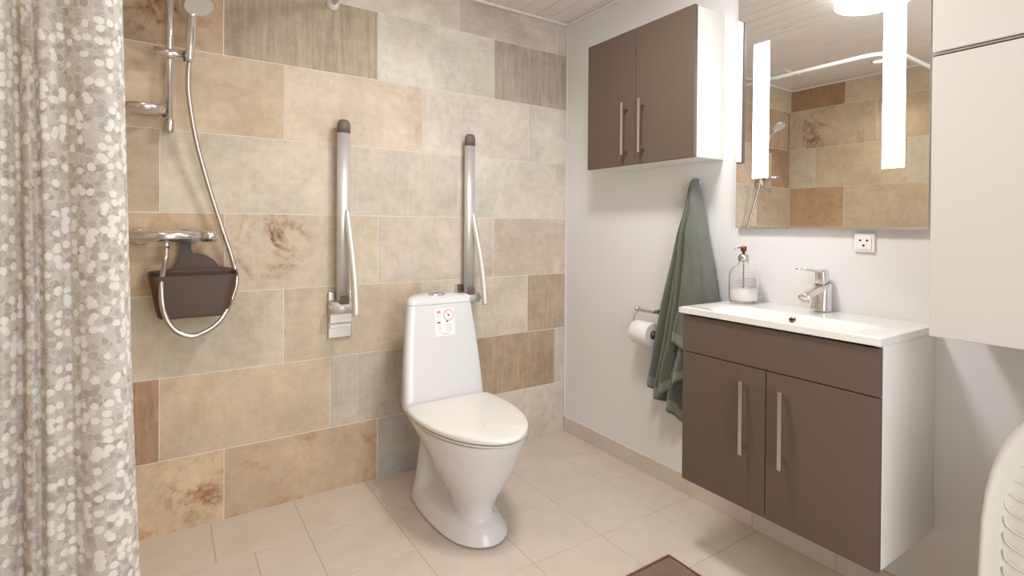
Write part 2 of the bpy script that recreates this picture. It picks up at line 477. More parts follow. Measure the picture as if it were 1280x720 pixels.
# ceiling planks run along y
x = W; k = 0
while x < -0.002:
    x1 = min(x + 0.095, 0)
    put_tile(ceiling, 'plank', x1 - x - .0035, -YB, .008, PLANK, 'nz', ((x + x1) / 2, YB / 2, H + 0.0065))
    x = x1
# mouldings
structure(obox('trim_1', TRIMW, None, W + .004, -0.016, -0.022, -0.0045, H - 0.016, H - 0.002, bev=0.004))
structure(obox('trim_2', TRIMW, None, -0.016, 0.0, YB, 0.0, H - 0.016, H - 0.002, bev=0.004))
structure(obox('trim_3', TRIMW, None, W + .0045, W + .022, YB, -0.022, H - 0.016, H - 0.002, bev=0.004))
structure(obox('trim_4', TRIMW, None, -0.007, -0.0005, -0.011, -0.0045, 0.078, H - 0.017, bev=0.0015))

# ------------------------------------------------------------------ toilet
CX = -0.888
t = tag(empty('toilet', (CX, -0.45, 0)), 'white floor-standing toilet with tall cistern, closed lid and concave pedestal', 'toilet')


def mirror_ring(half, z, dz=None):
    pts = [(CX + w_, y_, z) for (y_, w_) in half[1:-1]]
    return [(CX, half[0][0], z)] + pts + [(CX, half[-1][0], z)] + [(2 * CX - p[0], p[1], z) for p in reversed(pts)]


RB = [
    (0.0, [(-.215, 0), (-.215, .085), (-.22, .112), (-.25, .120), (-.32, .130), (-.40, .136), (-.55, .132), (-.64, .108), (-.700, .062), (-.722, 0)]),
    (0.008, [(-.215, 0), (-.215, .085), (-.22, .112), (-.25, .120), (-.32, .130), (-.40, .136), (-.55, .132), (-.64, .108), (-.700, .062), (-.722, 0)]),
    (0.048, [(-.215, 0), (-.215, .080), (-.22, .103), (-.26, .110), (-.30, .112), (-.38, .112), (-.52, .108), (-.62, .088), (-.672, .052), (-.692, 0)]),
    (0.056, [(-.215, 0), (-.215, .078), (-.22, .101), (-.265, .104), (-.290, .100), (-.36, .095), (-.50, .096), (-.61, .076), (-.660, .052), (-.680, 0)]),
    (0.066, [(-.215, 0), (-.215, .076), (-.22, .099), (-.270, .100), (-.280, .092), (-.295, .026), (-.44, .046), (-.55, .076), (-.630, .050), (-.655, 0)]),
    (0.11, [(-.215, 0), (-.215, .072), (-.22, .092), (-.270, .093), (-.279, .085), (-.292, .020), (-.43, .040), (-.55, .082), (-.635, .054), (-.658, 0)]),
    (0.18, [(-.215, 0), (-.215, .062), (-.22, .081), (-.270, .082), (-.279, .074), (-.292, .020), (-.41, .072), (-.56, .124), (-.672, .080), (-.705, 0)]),
    (0.25, [(-.215, 0), (-.215, .055), (-.22, .071), (-.268, .072), (-.278, .066), (-.292, .040), (-.41, .124), (-.57, .156), (-.705, .102), (-.750, 0)]),
    (0.30, [(-.20, 0), (-.20, .053), (-.205, .075), (-.250, .084), (-.275, .088), (-.31, .100), (-.42, .154), (-.58, .172), (-.728, .112), (-.776, 0)]),
    (0.345, [(-.16, 0), (-.16, .085), (-.17, .116), (-.22, .134), (-.27, .146), (-.35, .160), (-.45, .180), (-.59, .182), (-.748, .118), (-.800, 0)]),
    (0.384, [(-.15, 0), (-.15, .100), (-.16, .134), (-.22, .150), (-.27, .160), (-.35, .176), (-.45, .190), (-.59, .189), (-.757, .124), (-.814, 0)]),
    (0.392, [(-.15, 0), (-.15, .100), (-.16, .134), (-.22, .149), (-.27, .158), (-.35, .172), (-.45, .186), (-.59, .185), (-.753, .121), (-.808, 0)]),
]
o = link('bowl', loft(bmesh.new(), [mirror_ring(h, z) for z, h in RB]), PORC, t); subsurf(o, 3)


def lidring(s, z, back=-.345):
    half = [(back, 0), (back, .175 * s), (back - .008, .188 * s), (back - .06, .196 * s), (-.50, .199 * s), (-.60, .186 * s), (-.70, .152 * s), (-.775, .098 * s), (-.815 - (s - 1) * .35, .046 * s), (-.826 - (s - 1) * .4, 0)]
    return mirror_ring(half, z)


o = link('seat', loft(bmesh.new(), [lidring(.955, .392), lidring(.985, .394), lidring(.99, .398), lidring(.97, .401)]), SEATM, t); subsurf(o, 2)
o = link('lid', loft(bmesh.new(), [lidring(.97, .4035), lidring(.998, .405), lidring(1.0, .411), lidring(.995, .418), lidring(.96, .424), lidring(.7, .427), lidring(.3, .428, -.40)]), SEATM, t); subsurf(o, 2)
bm = bmesh.new(); tube(bm, [(CX - .11, -.352, .404), (CX + .11, -.352, .404)], .009, 12)
link('hinge', bm, SEATM, t, True)


def cist(z, yf, wf, wb, yb=-.17, e=.03):
    half = [(yb, 0), (yb, wb * .7), (yb - .006, wb * .93), (yb - .03, wb), ((yb + yf) / 2, (wf + wb) / 2), (yf + .03, wf), (yf + .008, wf * .985), (yf, wf * .90), (yf - .004, wf * .5), (yf - .005, 0)]
    return mirror_ring(half, z)


def cistern_row(f):   # f: 0 bottom, 1 top of the body
    return (.392 + f * .41, -.338 + f * .062, .181 - .035 * f ** 1.6, .150 - .022 * f)


rows = []
for f in (0, .01, .04, .2, .4, .6, .8, .93, .985, .999, 1.0):
    z, yf, wf, wb = cistern_row(f); k = .97 if f == 0 else 1
    rows.append(cist(z, yf, wf * k, wb * k))
o = link('cistern', loft(bmesh.new(), rows), PORC, t); subsurf(o, 2)
rows = [cist(z, -.2765 + dy, .1455 * k, .1275 * k, -.171) for z, k, dy in ((.8022, .998, .0), (.8028, 1.0, 0), (.806, 1.0, 0), (.814, .985, .002), (.822, .95, .007), (.830, .87, .018), (.836, .70, .04), (.8385, .35, .065))]
o = link('cistern_lid', loft(bmesh.new(), rows), PORC, t); subsurf(o, 2)
bm = bmesh.new(); g = []
for z, s in ((.832, 1.12), (.8405, 1.12), (.8425, 1.0), (.840, .93)):
    g.append([(CX + .035 * s * math.cos(a), -.232 + .020 * s * math.sin(a), z) for a in [2 * PI * i / 24 for i in range(24)]])
fb = link('flush_button', loft(bm, g), CHROME, t, True)
bm = bmesh.new(); box(bm, CX - .0008, CX + .0008, -.250, -.214, .838, .8413); link('button_split', bm, DARK, fb)
bm = bmesh.new(); tube(bm, [(CX - .020, -.335, .085), (CX - .034, -.337, .087)], .006, 12); link('fixing_screw', bm, STEEL, t, True)
bm = bmesh.new(); tube(bm, [(CX + .020, -.335, .085), (CX + .034, -.337, .087)], .006, 12); link('fixing_screw', bm, STEEL, t, True)

# sticker on the cistern front: a frame on the sloping face
z_s0, z_s1 = .672, .785


def front_pt(x, z, d):
    f = (z - .392) / .41; yf = -.338 + f * .062
    return (x, yf - .0042 - d, z)


def plate(bm, x0, x1, z0, z1, d0, d1, n=None):
    vs = [bm.verts.new(front_pt(x, z, d)) for d in (d0, d1) for (x, z) in ((x0, z0), (x1, z0), (x1, z1), (x0, z1))]
    for f in ((0, 1, 2, 3), (4, 5, 6, 7), (0, 1, 5, 4), (1, 2, 6, 5), (2, 3, 7, 6), (3, 0, 4, 7)): bm.faces.new([vs[i] for i in f])


SX0, SX1 = -.925, -.835
bm = bmesh.new(); plate(bm, SX0, SX1, z_s0, z_s1, -.001, .0012); stk = link('sticker', bm, STICK, t); stk['label'] = 'small white sticker with red circle and print on the cistern front'
bm = bmesh.new()
cxr, czr = SX0 + .063, z_s1 - .030
for k in range(20):
    a0, a1 = 2 * PI * k / 20, 2 * PI * (k + 1) / 20; R1, R0 = .024, .020
    q = [front_pt(cxr + R * math.cos(a), czr + R * math.sin(a), .0016) for R, a in ((R0, a0), (R1, a0), (R1, a1), (R0, a1))]
    bm.faces.new([bm.verts.new(p) for p in q])
link('red_circle', bm, REDM, stk); bm = bmesh.new()
for (a, b) in (((cxr - .015, czr + .013), (cxr + .004, czr - .002)),):
    q = [front_pt(a[0], a[1] + .002, .0016), front_pt(a[0] + .002, a[1] + .004, .0016), front_pt(b[0] + .002, b[1] + .002, .0016), front_pt(b[0], b[1], .0016)]
    bm.faces.new([bm.verts.new(p) for p in q])
link('red_hand', bm, REDM, stk)
bm = bmesh.new(); plate(bm, SX0 + .010, SX0 + .027, z_s1 - .021, z_s1 - .010, .0012, .0016); link('red_square', bm, REDM, stk); bm = bmesh.new()
plate(bm, SX0 + .028, SX0 + .062, z_s0 + .006, z_s0 + .009, .0012, .0016)
link('red_line', bm, REDM, stk)
bm = bmesh.new(); plate(bm, SX0 + .010, SX0 + .024, z_s1 - .061, z_s1 - .054, .0012, .0016); link('red_mark', bm, REDD, stk); bm = bmesh.new(); plate(bm, SX0 + .050, SX0 + .060, z_s1 - .058, z_s1 - .052, .0012, .0016)
link('red_mark', bm, REDD, stk); bm = bmesh.new(); plate(bm, cxr - .004, cxr + .004, czr - .004, czr + .003, .0012, .0017)
link('clock_centre', bm, REDD, stk)
bm = bmesh.new()
for k in range(7):
    zz = z_s1 - .066 - k * .005
    plate(bm, SX0 + .010, SX0 + .030 - (k % 3) * .003, zz - .0016, zz, .0012, .0015); plate(bm, SX0 + .048, SX0 + .076 - (k % 2) * .004, zz - .0016, zz, .0012, .0015)
for k in range(4):
    zz = z_s1 - .027 - k * .005; plate(bm, SX0 + .010, SX0 + .028 - (k % 2) * .003, zz - .0016, zz, .0012, .0015)
tl = link('text_lines', bm, GREYP, stk); tl['kind'] = 'stuff'

# ------------------------------------------------------------------ grab rails


def grab_rail(x, label, plate_top):
    t = tag(empty('grab_rail', (x, 0, .65)), label, 'grab rail', 'folding support rails beside the toilet')
    pl = obox('wall_plate', STEEL, t, x - .048, x + .050, -.018, -.0046, .652, .848, bev=.003)
    obox('plate_ridge', ALU, pl, x - .044, x + .046, -.024, -.0185, .694, .712, bev=.002)
    obox('plate_cover', ALU, t, x - .045, x + .047, -.032, -.0185, .715, .762, bev=.004)
    bm = bmesh.new(); tube(bm, [(x - .05, -.060, .785), (x + .05, -.060, .785)], .026, 24); hg = link('hinge_barrel', bm, ALU, t, True)
    bm = bmesh.new(); tube(bm, [(x - .056, -.060, .785), (x - .0505, -.060, .785)], .020, 20); link('hinge_cap', bm, STEEL, hg, True)
    bm = bmesh.new(); tube(bm, [(x + .0505, -.060, .785), (x + .062, -.060, .785)], .012, 20); link('hinge_pin', bm, STEEL, hg, True)
    obox('hinge_bracket', BROWNP, t, x - .016, x + .022, -.082, -.045, .800, .835, bev=.004)
    bm = bmesh.new()
    tube(bm, [(x + .001, -.060, .815), (x + .001, -.060, 1.512)], 1, 24, True, (.019, .0262, (0, 1, 0))); link('main_tube', bm, ALU, t, True)
    bm = bmesh.new(); tube(bm, [(x + .001, -.060, 1.5125), (x + .001, -.060, 1.54), (x + .001, -.060, 1.554), (x + .001, -.060, 1.563), (x + .001, -.060, 1.568)], [1.03, 1.03, .97, .8, .5], 24, True, (.019, .0262, (0, 1, 0)))
    link('end_grip', bm, BROWNP, t, True)
    P = catmull([(x + .012, -.074, 1.19), (x + .014, -.085, 1.14), (x + .016, -.104, 1.08), (x + .018, -.130, 1.0), (x + .020, -.156, .90), (x + .020, -.172, .82), (x + .020, -.180, .765)], 6)
    bm = bmesh.new(); tube(bm, P, [.011 + .0005 * min(i, 6) for i in range(len(P))], 16); link('curved_arm', bm, ALU, t, True)
    return t


grab_rail(-1.238, 'folded-up aluminium support rail on the tiles between shower and toilet', 0)
grab_rail(-0.640, 'folded-up aluminium support rail behind the right side of the cistern', 0)

# ------------------------------------------------------------------ shower
SXR = -1.845
t = tag(empty('shower_rail', (SXR, -.055, 1.45)), 'chrome vertical slider rail for the hand shower on the tiled wall', 'shower rail')
bm = bmesh.new(); tube(bm, [(SXR, -.055, 1.50), (SXR, -.055, 2.13)], .0115, 20); link('rail_tube', bm, CHROME, t, True)
bm = bmesh.new(); lathe(bm, (SXR, -.055, 1.452), [(0, 0), (.011, .001), (.0135, .004), (.0135, .045), (.0115, .0478)], 20); link('end_cap', bm, STEEL, t, True)
for z in (1.475, 2.11):
    bm = bmesh.new(); tube(bm, [(SXR, -.0445, z), (SXR, -.0046, z)], .011, 16); link('wall_mount', bm, CHROME, t, True)
bm = bmesh.new(); tube(bm, [(SXR - .045, -.088, 1.722), (SXR + .040, -.088, 1.722)], .0175, 20); sl = link('slider', bm, CHROME, t, True)
bm = bmesh.new(); tube(bm, [(SXR + .0405, -.082, 1.722), (SXR + .062, -.098, 1.722)], .018, 16); link('head_holder', bm, BROWNP, sl, True)
# soap dish clipped on the rail
t = tag(empty('soap_dish', (-1.90, -.085, 1.50)), 'round chrome soap dish clipped low on the shower rail', 'soap dish')
bm = bmesh.new(); lathe(bm, (-1.915, -.088, 1.505), [(0, 0), (.045, .0), (.058, .008), (.062, .028), (.058, .028), (.050, .010), (0, .006)], 32); link('tray', bm, CHROME, t, True)
bm = bmesh.new(); tube(bm, [(-1.862, -.075, 1.518), (SXR - .014, -.058, 1.512)], .009, 12); link('clip_arm', bm, BROWNP, t, True)
# hand shower
t = tag(empty('hand_shower', (-1.79, -.1, 1.72)), 'hand shower with round light grey head hanging at the top of the slider rail', 'hand shower')
hp = catmull([(-1.787, -.108, 1.700), (-1.785, -.125, 1.76), (-1.783, -.155, 1.81), (-1.782, -.195, 1.845)], 6)
bm = bmesh.new(); tube(bm, hp, [.0125 + .004 * math.sin(PI * i / (len(hp) - 1)) for i in range(len(hp))], 16); link('handle', bm, CHROME, t, True)
bm = bmesh.new(); lathe(bm, (0, 0, 0), [(0, .022), (.035, .020), (.048, .008), (.050, 0), (.046, -.004), (0, -.005)], 32)
ML = Matrix.Translation((-1.765, -.225, 1.862)) @ Euler((math.radians(-28), math.radians(-10), 0)).to_matrix().to_4x4()
bmesh.ops.transform(bm, matrix=ML, verts=bm.verts); link('shower_head', bm, STEEL, t, True)
bm = bmesh.new(); lathe(bm, (0, 0, -.006), [(0, 0), (.043, 0), (.043, .0015), (0, .0015)], 32); bmesh.ops.transform(bm, matrix=ML, verts=bm.verts)
o = link('spray_plate', bm, mat('spray_plate_grey', lin(205, 203, 198), 0.4), t); o['label'] = 'light grey spray plate'
# mixer
t = tag(empty('shower_mixer', (-1.85, -.07, 1.086)), 'chrome thermostat bar mixer on the tiles above the brown basket', 'mixer tap')
bm = bmesh.new(); tube(bm, [(-1.965, -.072, 1.086), (-1.745, -.072, 1.086)], .0205, 24); link('body', bm, CHROME, t, True)
bm = bmesh.new(); tube(bm, [(-1.7445, -.072, 1.086), (-1.700, -.072, 1.086)], .0215, 24); link('temperature_knob', bm, CHROME, t, True)
bm = bmesh.new(); tube(bm, [(-2.010, -.072, 1.086), (-1.9655, -.072, 1.086)], .0215, 24); link('flow_knob', bm, CHROME, t, True)
for x in (-1.93, -1.78):
    bm = bmesh.new(); lathe(bm, (x, -.0046, 1.086), [(.033, 0), (.033, -.005), (.022, -.016), (.013, -.018), (.013, -.052)], 24, 'y'); link('wall_rosette', bm, CHROME, t, True)
bm = bmesh.new(); tube(bm, [(-1.853, -.072, 1.064), (-1.853, -.072, 1.045)], .010, 16); link('hose_outlet', bm, CHROME, t, True)
# hose
hz = catmull([(-1.853, -.074, 1.044), (-1.856, -.09, 1.00), (-1.866, -.16, .93), (-1.862, -.205, .85), (-1.835, -.215, .785), (-1.79, -.215, .755), (-1.745, -.205, .760), (-1.695, -.17, .79), (-1.655, -.12, .855), (-1.634, -.075, .92), (-1.646, -.046, 1.0), (-1.675, -.046, 1.10), (-1.725, -.06, 1.27), (-1.765, -.08, 1.43), (-1.788, -.095, 1.58), (-1.790, -.105, 1.66), (-1.788, -.107, 1.697)], 8)
bm = bmesh.new(); tube(bm, hz, .0085, 12)
tag(link('shower_hose', bm, HOSE, None, True), 'metal shower hose looping below the mixer and up to the hand shower', 'hose')
# basket
t = tag(empty('shower_basket', (-1.77, -.1, .81)), 'dark brown plastic shower basket hooked on the mixer bar', 'basket')


def bring(z, s, inn=0, fr=0):
    x0, x1 = -1.905 + (1 - s) * .135 + inn, -1.637 - (1 - s) * .135 - inn
    yb, yf = -.052 - inn, -.165 + (1 - s) * .03 + inn
    pts = []; r = .03
    for cx_, cy_, a0 in ((x1 - r, yf + r, -90), (x1 - .012, yb - .012, 0), (x0 + .012, yb - .012, 90), (x0 + r, yf + r, 180)):
        rad = r if cy_ < -.1 else .012
        for k in range(5):
            a = math.radians(a0 + 22.5 * k); pts.append((cx_ + rad * math.cos(a), cy_ + rad * math.sin(a), z + (fr if (cy_ < -.1) else 0)))
    return pts


rg = [bring(.812, .80), bring(.806, .76)][::-1] + [bring(.84, .85), bring(.90, .93), bring(.958, 1.0, 0, -.012), bring(.962, 1.015, 0, -.012), bring(.964, 1.0, 0, -.012), bring(.958, .99, .004, -.012), bring(.90, .92, .004), bring(.84, .84, .004), bring(.816, .79, .004)]
link('bin', loft(bmesh.new(), rg), BASK, t, False)
bm = bmesh.new()
prof = [(-1.895, .95), (-1.645, .95), (-1.645, .966), (-1.69, .974), (-1.705, .998), (-1.735, 1.018), (-1.772, 1.024), (-1.778, 1.04), (-1.778, 1.108), (-1.812, 1.108), (-1.812, 1.04), (-1.818, .99), (-1.835, .968), (-1.895, .964)]
fr = [bm.verts.new((x, -.0465, z)) for x, z in prof]; bk = [bm.verts.new((x, -.0425, z)) for x, z in prof]
bm.faces.new(fr); bm.faces.new(bk[::-1])
for i in range(len(prof)): j = (i + 1) % len(prof); bm.faces.new((fr[i], fr[j], bk[j], bk[i]))
link('hanger_back', bm, BASK, t)

# ------------------------------------------------------------------ curtain and its rail
RZ = 2.058
t = tag(empty('curtain_rail', (-1.27, -.5, RZ)), 'white L-shaped shower curtain rail under the ceiling, fixed to the tiles', 'curtain rail')
arc = [(-1.27, -.016, RZ), (-1.27, -.5, RZ), (-1.27, -.96, RZ)] + [(-1.41 + .14 * math.cos(a), -.96 - .14 * math.sin(a), RZ) for a in [PI / 2 * i / 8 for i in range(1, 9)]] + [(-1.8, -1.10, RZ), (W + .017, -1.10, RZ)]
bm = bmesh.new(); tube(bm, arc, .0105, 16); link('rail_tube', bm, TRIMW, t, True)
bm = bmesh.new(); lathe(bm, (-1.27, -.0047, RZ), [(.026, 0), (.026, -.006), (.016, -.02), (.0115, -.024)], 24, 'y'); link('wall_flange', bm, TRIMW, t, True)
bm = bmesh.new(); lathe(bm, (W + .0047, -1.10, RZ), [(.026, 0), (.026, .006), (.016, .014), (.0115, .016)], 24, 'x'); link('wall_flange', bm, TRIMW, t, True)
path = catmull([(-2.305, -1.10, 0), (-2.298, -1.075, 0), (-2.285, -1.10, 0), (-2.262, -1.145, 0), (-2.235, -1.10, 0), (-2.21, -1.06, 0), (-2.18, -1.105, 0), (-2.155, -1.145, 0), (-2.13, -1.10, 0), (-2.107, -1.085, 0), (-2.09, -1.115, 0), (-2.078, -1.098, 0), (-2.070, -1.078, 0), (-2.062, -1.105, 0), (-2.053, -1.117, 0), (-2.047, -1.100, 0), (-2.036, -1.122, 0), (-2.022, -1.116, 0), (-2.012, -1.100, 0), (-2.007, -1.096, 0), (-2.000, -1.104, 0), (-1.985, -1.122, 0), (-1.965, -1.130, 0), (-1.942, -1.120, 0), (-1.928, -1.09, 0), (-1.924, -1.06, 0), (-1.932, -1.035, 0)], 7)
bm = bmesh.new(); uvl = bm.loops.layers.uv.new('UVMap'); NZ = 60; grid = []; ss = [0]
for a, b in zip(path, path[1:]): ss.append(ss[-1] + (b - a).length)
for j in range(NZ + 1):
    z = 2.0 - (2.0 - .06) * j / NZ; f = (2.0 - z) / 1.94; row = []
    for i, p in enumerate(path):
        g = i / (len(path) - 1)
        wob = .006 * noise.noise(Vector((p.x * 9, z * 1.1, 3))) ; wy = .006 * noise.noise(Vector((p.x * 12, z * 1.3, 9))) * (0.3 + f)
        amp = .50 + .30 * f
        row.append(bm.verts.new((p.x + wob + .052 * g * (f - .25) + .004, -1.10 + (p.y + 1.10) * amp + wy, z)))
    grid.append(row)
for j in range(NZ):
    for i in range(len(path) - 1):
        fc = bm.faces.new((grid[j][i], grid[j + 1][i], grid[j + 1][i + 1], grid[j][i + 1]))
        for lp, (ii, jj) in zip(fc.loops, ((i, j), (i, j + 1), (i + 1, j + 1), (i + 1, j))):
            lp[uvl].uv = (ss[ii], 2.0 - 1.94 * jj / NZ)
cu = tag(empty('shower_curtain', (-2.1, -1.1, .06)), 'shower curtain with white, grey and beige dots hanging at the left edge', 'curtain')
o = link('cloth', bm, CURT, cu, True, recalc=False)
md = o.modifiers.new('thick', 'SOLIDIFY'); md.thickness = .0008
for x in (-2.28, -2.22, -2.14, -2.08, -2.03, -1.96):
    bm = bmesh.new(); tube(bm, [(x, -1.10 + .0175 * math.sin(a), RZ - .004 + .0175 * math.cos(a)) for a in [2 * PI * i / 16 for i in range(17)]], .0018, 6, False)
    tube(bm, [(x, -1.10, RZ - .0215), (x, -1.10, 1.995)], .0015, 6)
    link('ring', bm, STEEL, cu, True)

# ------------------------------------------------------------------ wall cabinet above the towel


def bar_handle(parent, x, y, z0, z1):
    """square bar, its two posts as sub-parts"""
    h = obox('handle', STEEL, parent, x - .037, x - .029, y - .006, y + .006, z0, z1, bev=.001)
    for z in (z0 + .022, z1 - .022): obox('handle_post', STEEL, h, x - .0295, x - .0005, y - .005, y + .005, z - .006, z + .006, bev=.001)
    return h


t = tag(empty('wall_cabinet', (-.09, -.69, 1.398)), 'shallow wall cabinet with two dark taupe doors above the hanging towel', 'cabinet')
obox('body', LAC, t, -.166, -.001, -.988, -.392, 1.400, 1.975, bev=.001)
for ya, yb_, hy in ((-.390, -.6885, -.645), (-.6915, -.990, -.742)):
    d = obox('door', DOORM, t, -.186, -.168, ya, yb_, 1.398, 1.977, bev=.0012)
    bar_handle(d, -.186, hy, 1.440, 1.665)

# ------------------------------------------------------------------ vanity
t = tag(empty('vanity_cabinet', (-.18, -1.385, .262)), 'wall-hung white vanity unit with dark taupe doors under the basin', 'cabinet')
obox('side_panel', LAC, t, -.335, -.001, -1.685, -1.669, .262, .834, bev=.001)
obox('side_panel', LAC, t, -.335, -.001, -1.101, -1.085, .262, .834, bev=.001)
obox('bottom_panel', LAC, t, -.335, -.001, -1.6685, -1.1015, .262, .278, bev=.001)
obox('back_panel', LAC, t, -.012, -.001, -1.6685, -1.1015, .2785, .60, bev=.001)
obox('drawer_front', DOORM, t, -.355, -.337, -1.685, -1.083, .705, .828, bev=.0012)
for ya, yb_, hy in ((-1.083, -1.3835, -1.325), (-1.3865, -1.685, -1.448)):
    d = obox('door', DOORM, t, -.355, -.337, ya, yb_, .260, .702, bev=.0012)
    bar_handle(d, -.355, hy, .437, .662)
# basin
t = tag(empty('wash_basin', (-.18, -1.385, .836)), 'white slim rectangular washbasin top resting on the vanity unit', 'washbasin')
bm = bmesh.new(); X0, X1, Y0, Y1, ZT, ZB_ = -.364, -.001, -1.690, -1.072, .857, .8355
NX, NY = 44, 60; vg = []


def bz(x, y):
    u = abs((x + .265) / .082); v = abs((y + 1.385) / .245); d = (u ** 4 + v ** 4) ** .25
    s = max(0, min(1, (1.0 - d) / .45)); s = s * s * (3 - 2 * s)
    e = min(x - X0, X1 - x, y - Y0, Y1 - y); lip = -.003 * max(0, 1 - e / .006) ** 2
    return ZT + lip - .050 * s - .003 * max(0, min(1, (1.12 - d) / .12))


for i in range(NX + 1):
    fx = i / NX
    x = X0 + (X1 - X0) * fx
    row = []
    for j in range(NY + 1): y = Y0 + (Y1 - Y0) * j / NY; row.append(bm.verts.new((x, y, bz(x, y))))
    vg.append(row)
for i in range(NX):
    for j in range(NY): bm.faces.new((vg[i][j], vg[i + 1][j], vg[i + 1][j + 1], vg[i][j + 1]))
loop = [vg[i][0] for i in range(NX + 1)] + [vg[NX][j] for j in range(1, NY + 1)] + [vg[i][NY] for i in range(NX - 1, -1, -1)] + [vg[0][j] for j in range(NY - 1, 0, -1)]
low = [bm.verts.new((v.co.x, v.co.y, ZB_)) for v in loop]
for i in range(len(loop)): j = (i + 1) % len(loop); bm.faces.new((loop[i], loop[j], low[j], low[i]))
link('basin_top', bm, BASINM, t, True)
o = bpy.data.objects[t.children[0].name] if t.children else None
if o: o.modifiers.new('edge', 'EDGE_SPLIT').split_angle = math.radians(50)
dz = bz(-.265, -1.385)
bm = bmesh.new(); lathe(bm, (-.265, -1.385, dz), [(.024, 0.0005), (.024, .004), (.018, .005), (.016, .002), (0, .002)], 24); link('drain', bm, CHROME, t, True)
bm = bmesh.new()
ov = (-.196, -1.382); oz = bz(*ov)
lathe(bm, (0, 0, 0), [(.010, -.001), (.010, .0025), (.0075, .0025), (.007, -.001)], 20)
bmesh.ops.transform(bm, matrix=Matrix.Translation((-.196, -1.377, oz + .001)) @ Euler((0, math.radians(-38), 0)).to_matrix().to_4x4(), verts=bm.verts)
ovf = link('overflow_ring', bm, COPPER, t, True)
bm = bmesh.new(); lathe(bm, (0, 0, 0.0005), [(0, .0005), (.0069, .0005)], 16)
bmesh.ops.transform(bm, matrix=Matrix.Translation((-.196, -1.377, oz + .001)) @ Euler((0, math.radians(-38), 0)).to_matrix().to_4x4(), verts=bm.verts)
link('overflow_hole', bm, DARK, ovf)
# faucet
FX, FY, FZ = -.042, -1.390, .8575
t = tag(empty('basin_faucet', (FX, FY, FZ)), 'chrome single-lever basin mixer tap with a short spout', 'faucet')


def srect(cx, cy, z, a, b, tilt=0):
    pts = []
    for k in range(16):
        an = 2 * PI * k / 16; c, s = math.cos(an), math.sin(an); e = .6
        pts.append((cx + a * math.copysign(abs(c) ** e, c), cy + b * math.copysign(abs(s) ** e, s), z + tilt * c))
    return pts


bm = bmesh.new(); loft(bm, [srect(FX, FY, FZ, .031, .029), srect(FX, FY, FZ + .006, .031, .029), srect(FX + .002, FY, FZ + .04, .028, .0265), srect(FX + .005, FY, FZ + .075, .026, .025, .006), srect(FX + .006, FY, FZ + .088, .025, .024, .008)])
bd = link('body', bm, CHROME, t, True)
bm = bmesh.new(); pts = catmull([(FX - .002, FY, FZ + .072), (FX - .035, FY, FZ + .070), (FX - .085, FY, FZ + .060), (FX - .112, FY, FZ + .050)], 5)
tube(bm, pts, 1, 16, True, (.013, .019, (0, 0, 1))); link('spout', bm, CHROME, t, True)
bm = bmesh.new(); tube(bm, [(FX - .099, FY, FZ + .046), (FX - .101, FY, FZ + .034)], .0115, 16); link('aerator', bm, STEEL, t, True)
bm = bmesh.new(); loft(bm, [srect(FX + .004, FY, FZ + .090, .019, .019, .006), srect(FX + .002, FY, FZ + .105, .019, .018, .006), srect(FX, FY, FZ + .125, .020, .018, .003), srect(FX - .001, FY, FZ + .134, .018, .016, .0), srect(FX - .001, FY, FZ + .137, .010, .010, .0)])
hd = link('lever_base', bm, CHROME, t, True)
bm = bmesh.new(); tube(bm, [(FX + .01, FY, FZ + .130), (FX - .04, FY, FZ + .134), (FX - .10, FY, FZ + .141), (FX - .150, FY, FZ + .144)], [1.0, 1.0, .85, .6], 16, True, (.005, .013, (0, 0, 1))); link('lever', bm, CHROME, hd, True)
# soap dispenser
BX, BY, BZ = -.085, -1.135, .8578
t = tag(empty('soap_dispenser', (BX, BY, BZ)), 'clear glass pump bottle with cream soap at the left end of the basin', 'soap dispenser')
bm = bmesh.new()
out = [(0, 0), (.044, 0), (.049, .006), (.050, .02), (.050, .098), (.046, .115), (.034, .130), (.019, .139), (.0155, .146), (.0155, .158)]
inn = [(.0125, .158), (.0125, .146), (.016, .137), (.031, .127), (.0435, .112), (.0472, .097), (.0472, .02), (.046, .008), (.040, .005), (0, .005)]
lathe(bm, (BX, BY, BZ), out + inn, 40); gl = link('glass_body', bm, GLASS, t, True)
bm = bmesh.new(); lathe(bm, (BX, BY, BZ), [(0, .0052), (.040, .0052), (.0462, .009), (.0470, .02), (.0470, .050), (0, .050)], 40); link('liquid_soap', bm, SOAP, t, True)
bm = bmesh.new(); tube(bm, [(BX, BY, BZ + .0502), (BX, BY, BZ + .157)], .0025, 10); link('dip_tube', bm, ETCH, t, True)
bm = bmesh.new(); lathe(bm, (BX, BY, BZ), [(.0185, .150), (.0185, .170), (.012, .176), (.006, .178)], 24); link('collar', bm, STEEL, t, True)
bm = bmesh.new(); lathe(bm, (BX, BY, BZ), [(.005, .1785), (.005, .186), (.0105, .187), (.0105, .203), (.006, .205), (0, .205)], 24); ph = link('pump_head', bm, COPPER, t, True)
bm = bmesh.new(); tube(bm, [(BX - .010, BY, BZ + .200), (BX - .045, BY, BZ + .2015), (BX - .052, BY, BZ + .196)], .0035, 12); link('nozzle', bm, STEEL, ph, True)
bm = bmesh.new()      # etched lettering, too small to read: short strokes round the glass
for r_, zz, n_ in ((0, .088, 7), (1, .080, 9), (2, .072, 9), (3, .064, 7)):
    for k in range(n_):
        a = math.radians(232 + (k - n_ / 2) * 9); R = .0503
        vs = [bm.verts.new((BX + R * math.cos(a + da), BY + R * math.sin(a + da), BZ + zz + dz_)) for da, dz_ in ((-.045, 0), (.045, 0), (.045, .0035), (-.045, .0035))]
        bm.faces.new(vs)
et = link('etched_print', bm, ETCH, t); et['kind'] = 'stuff'

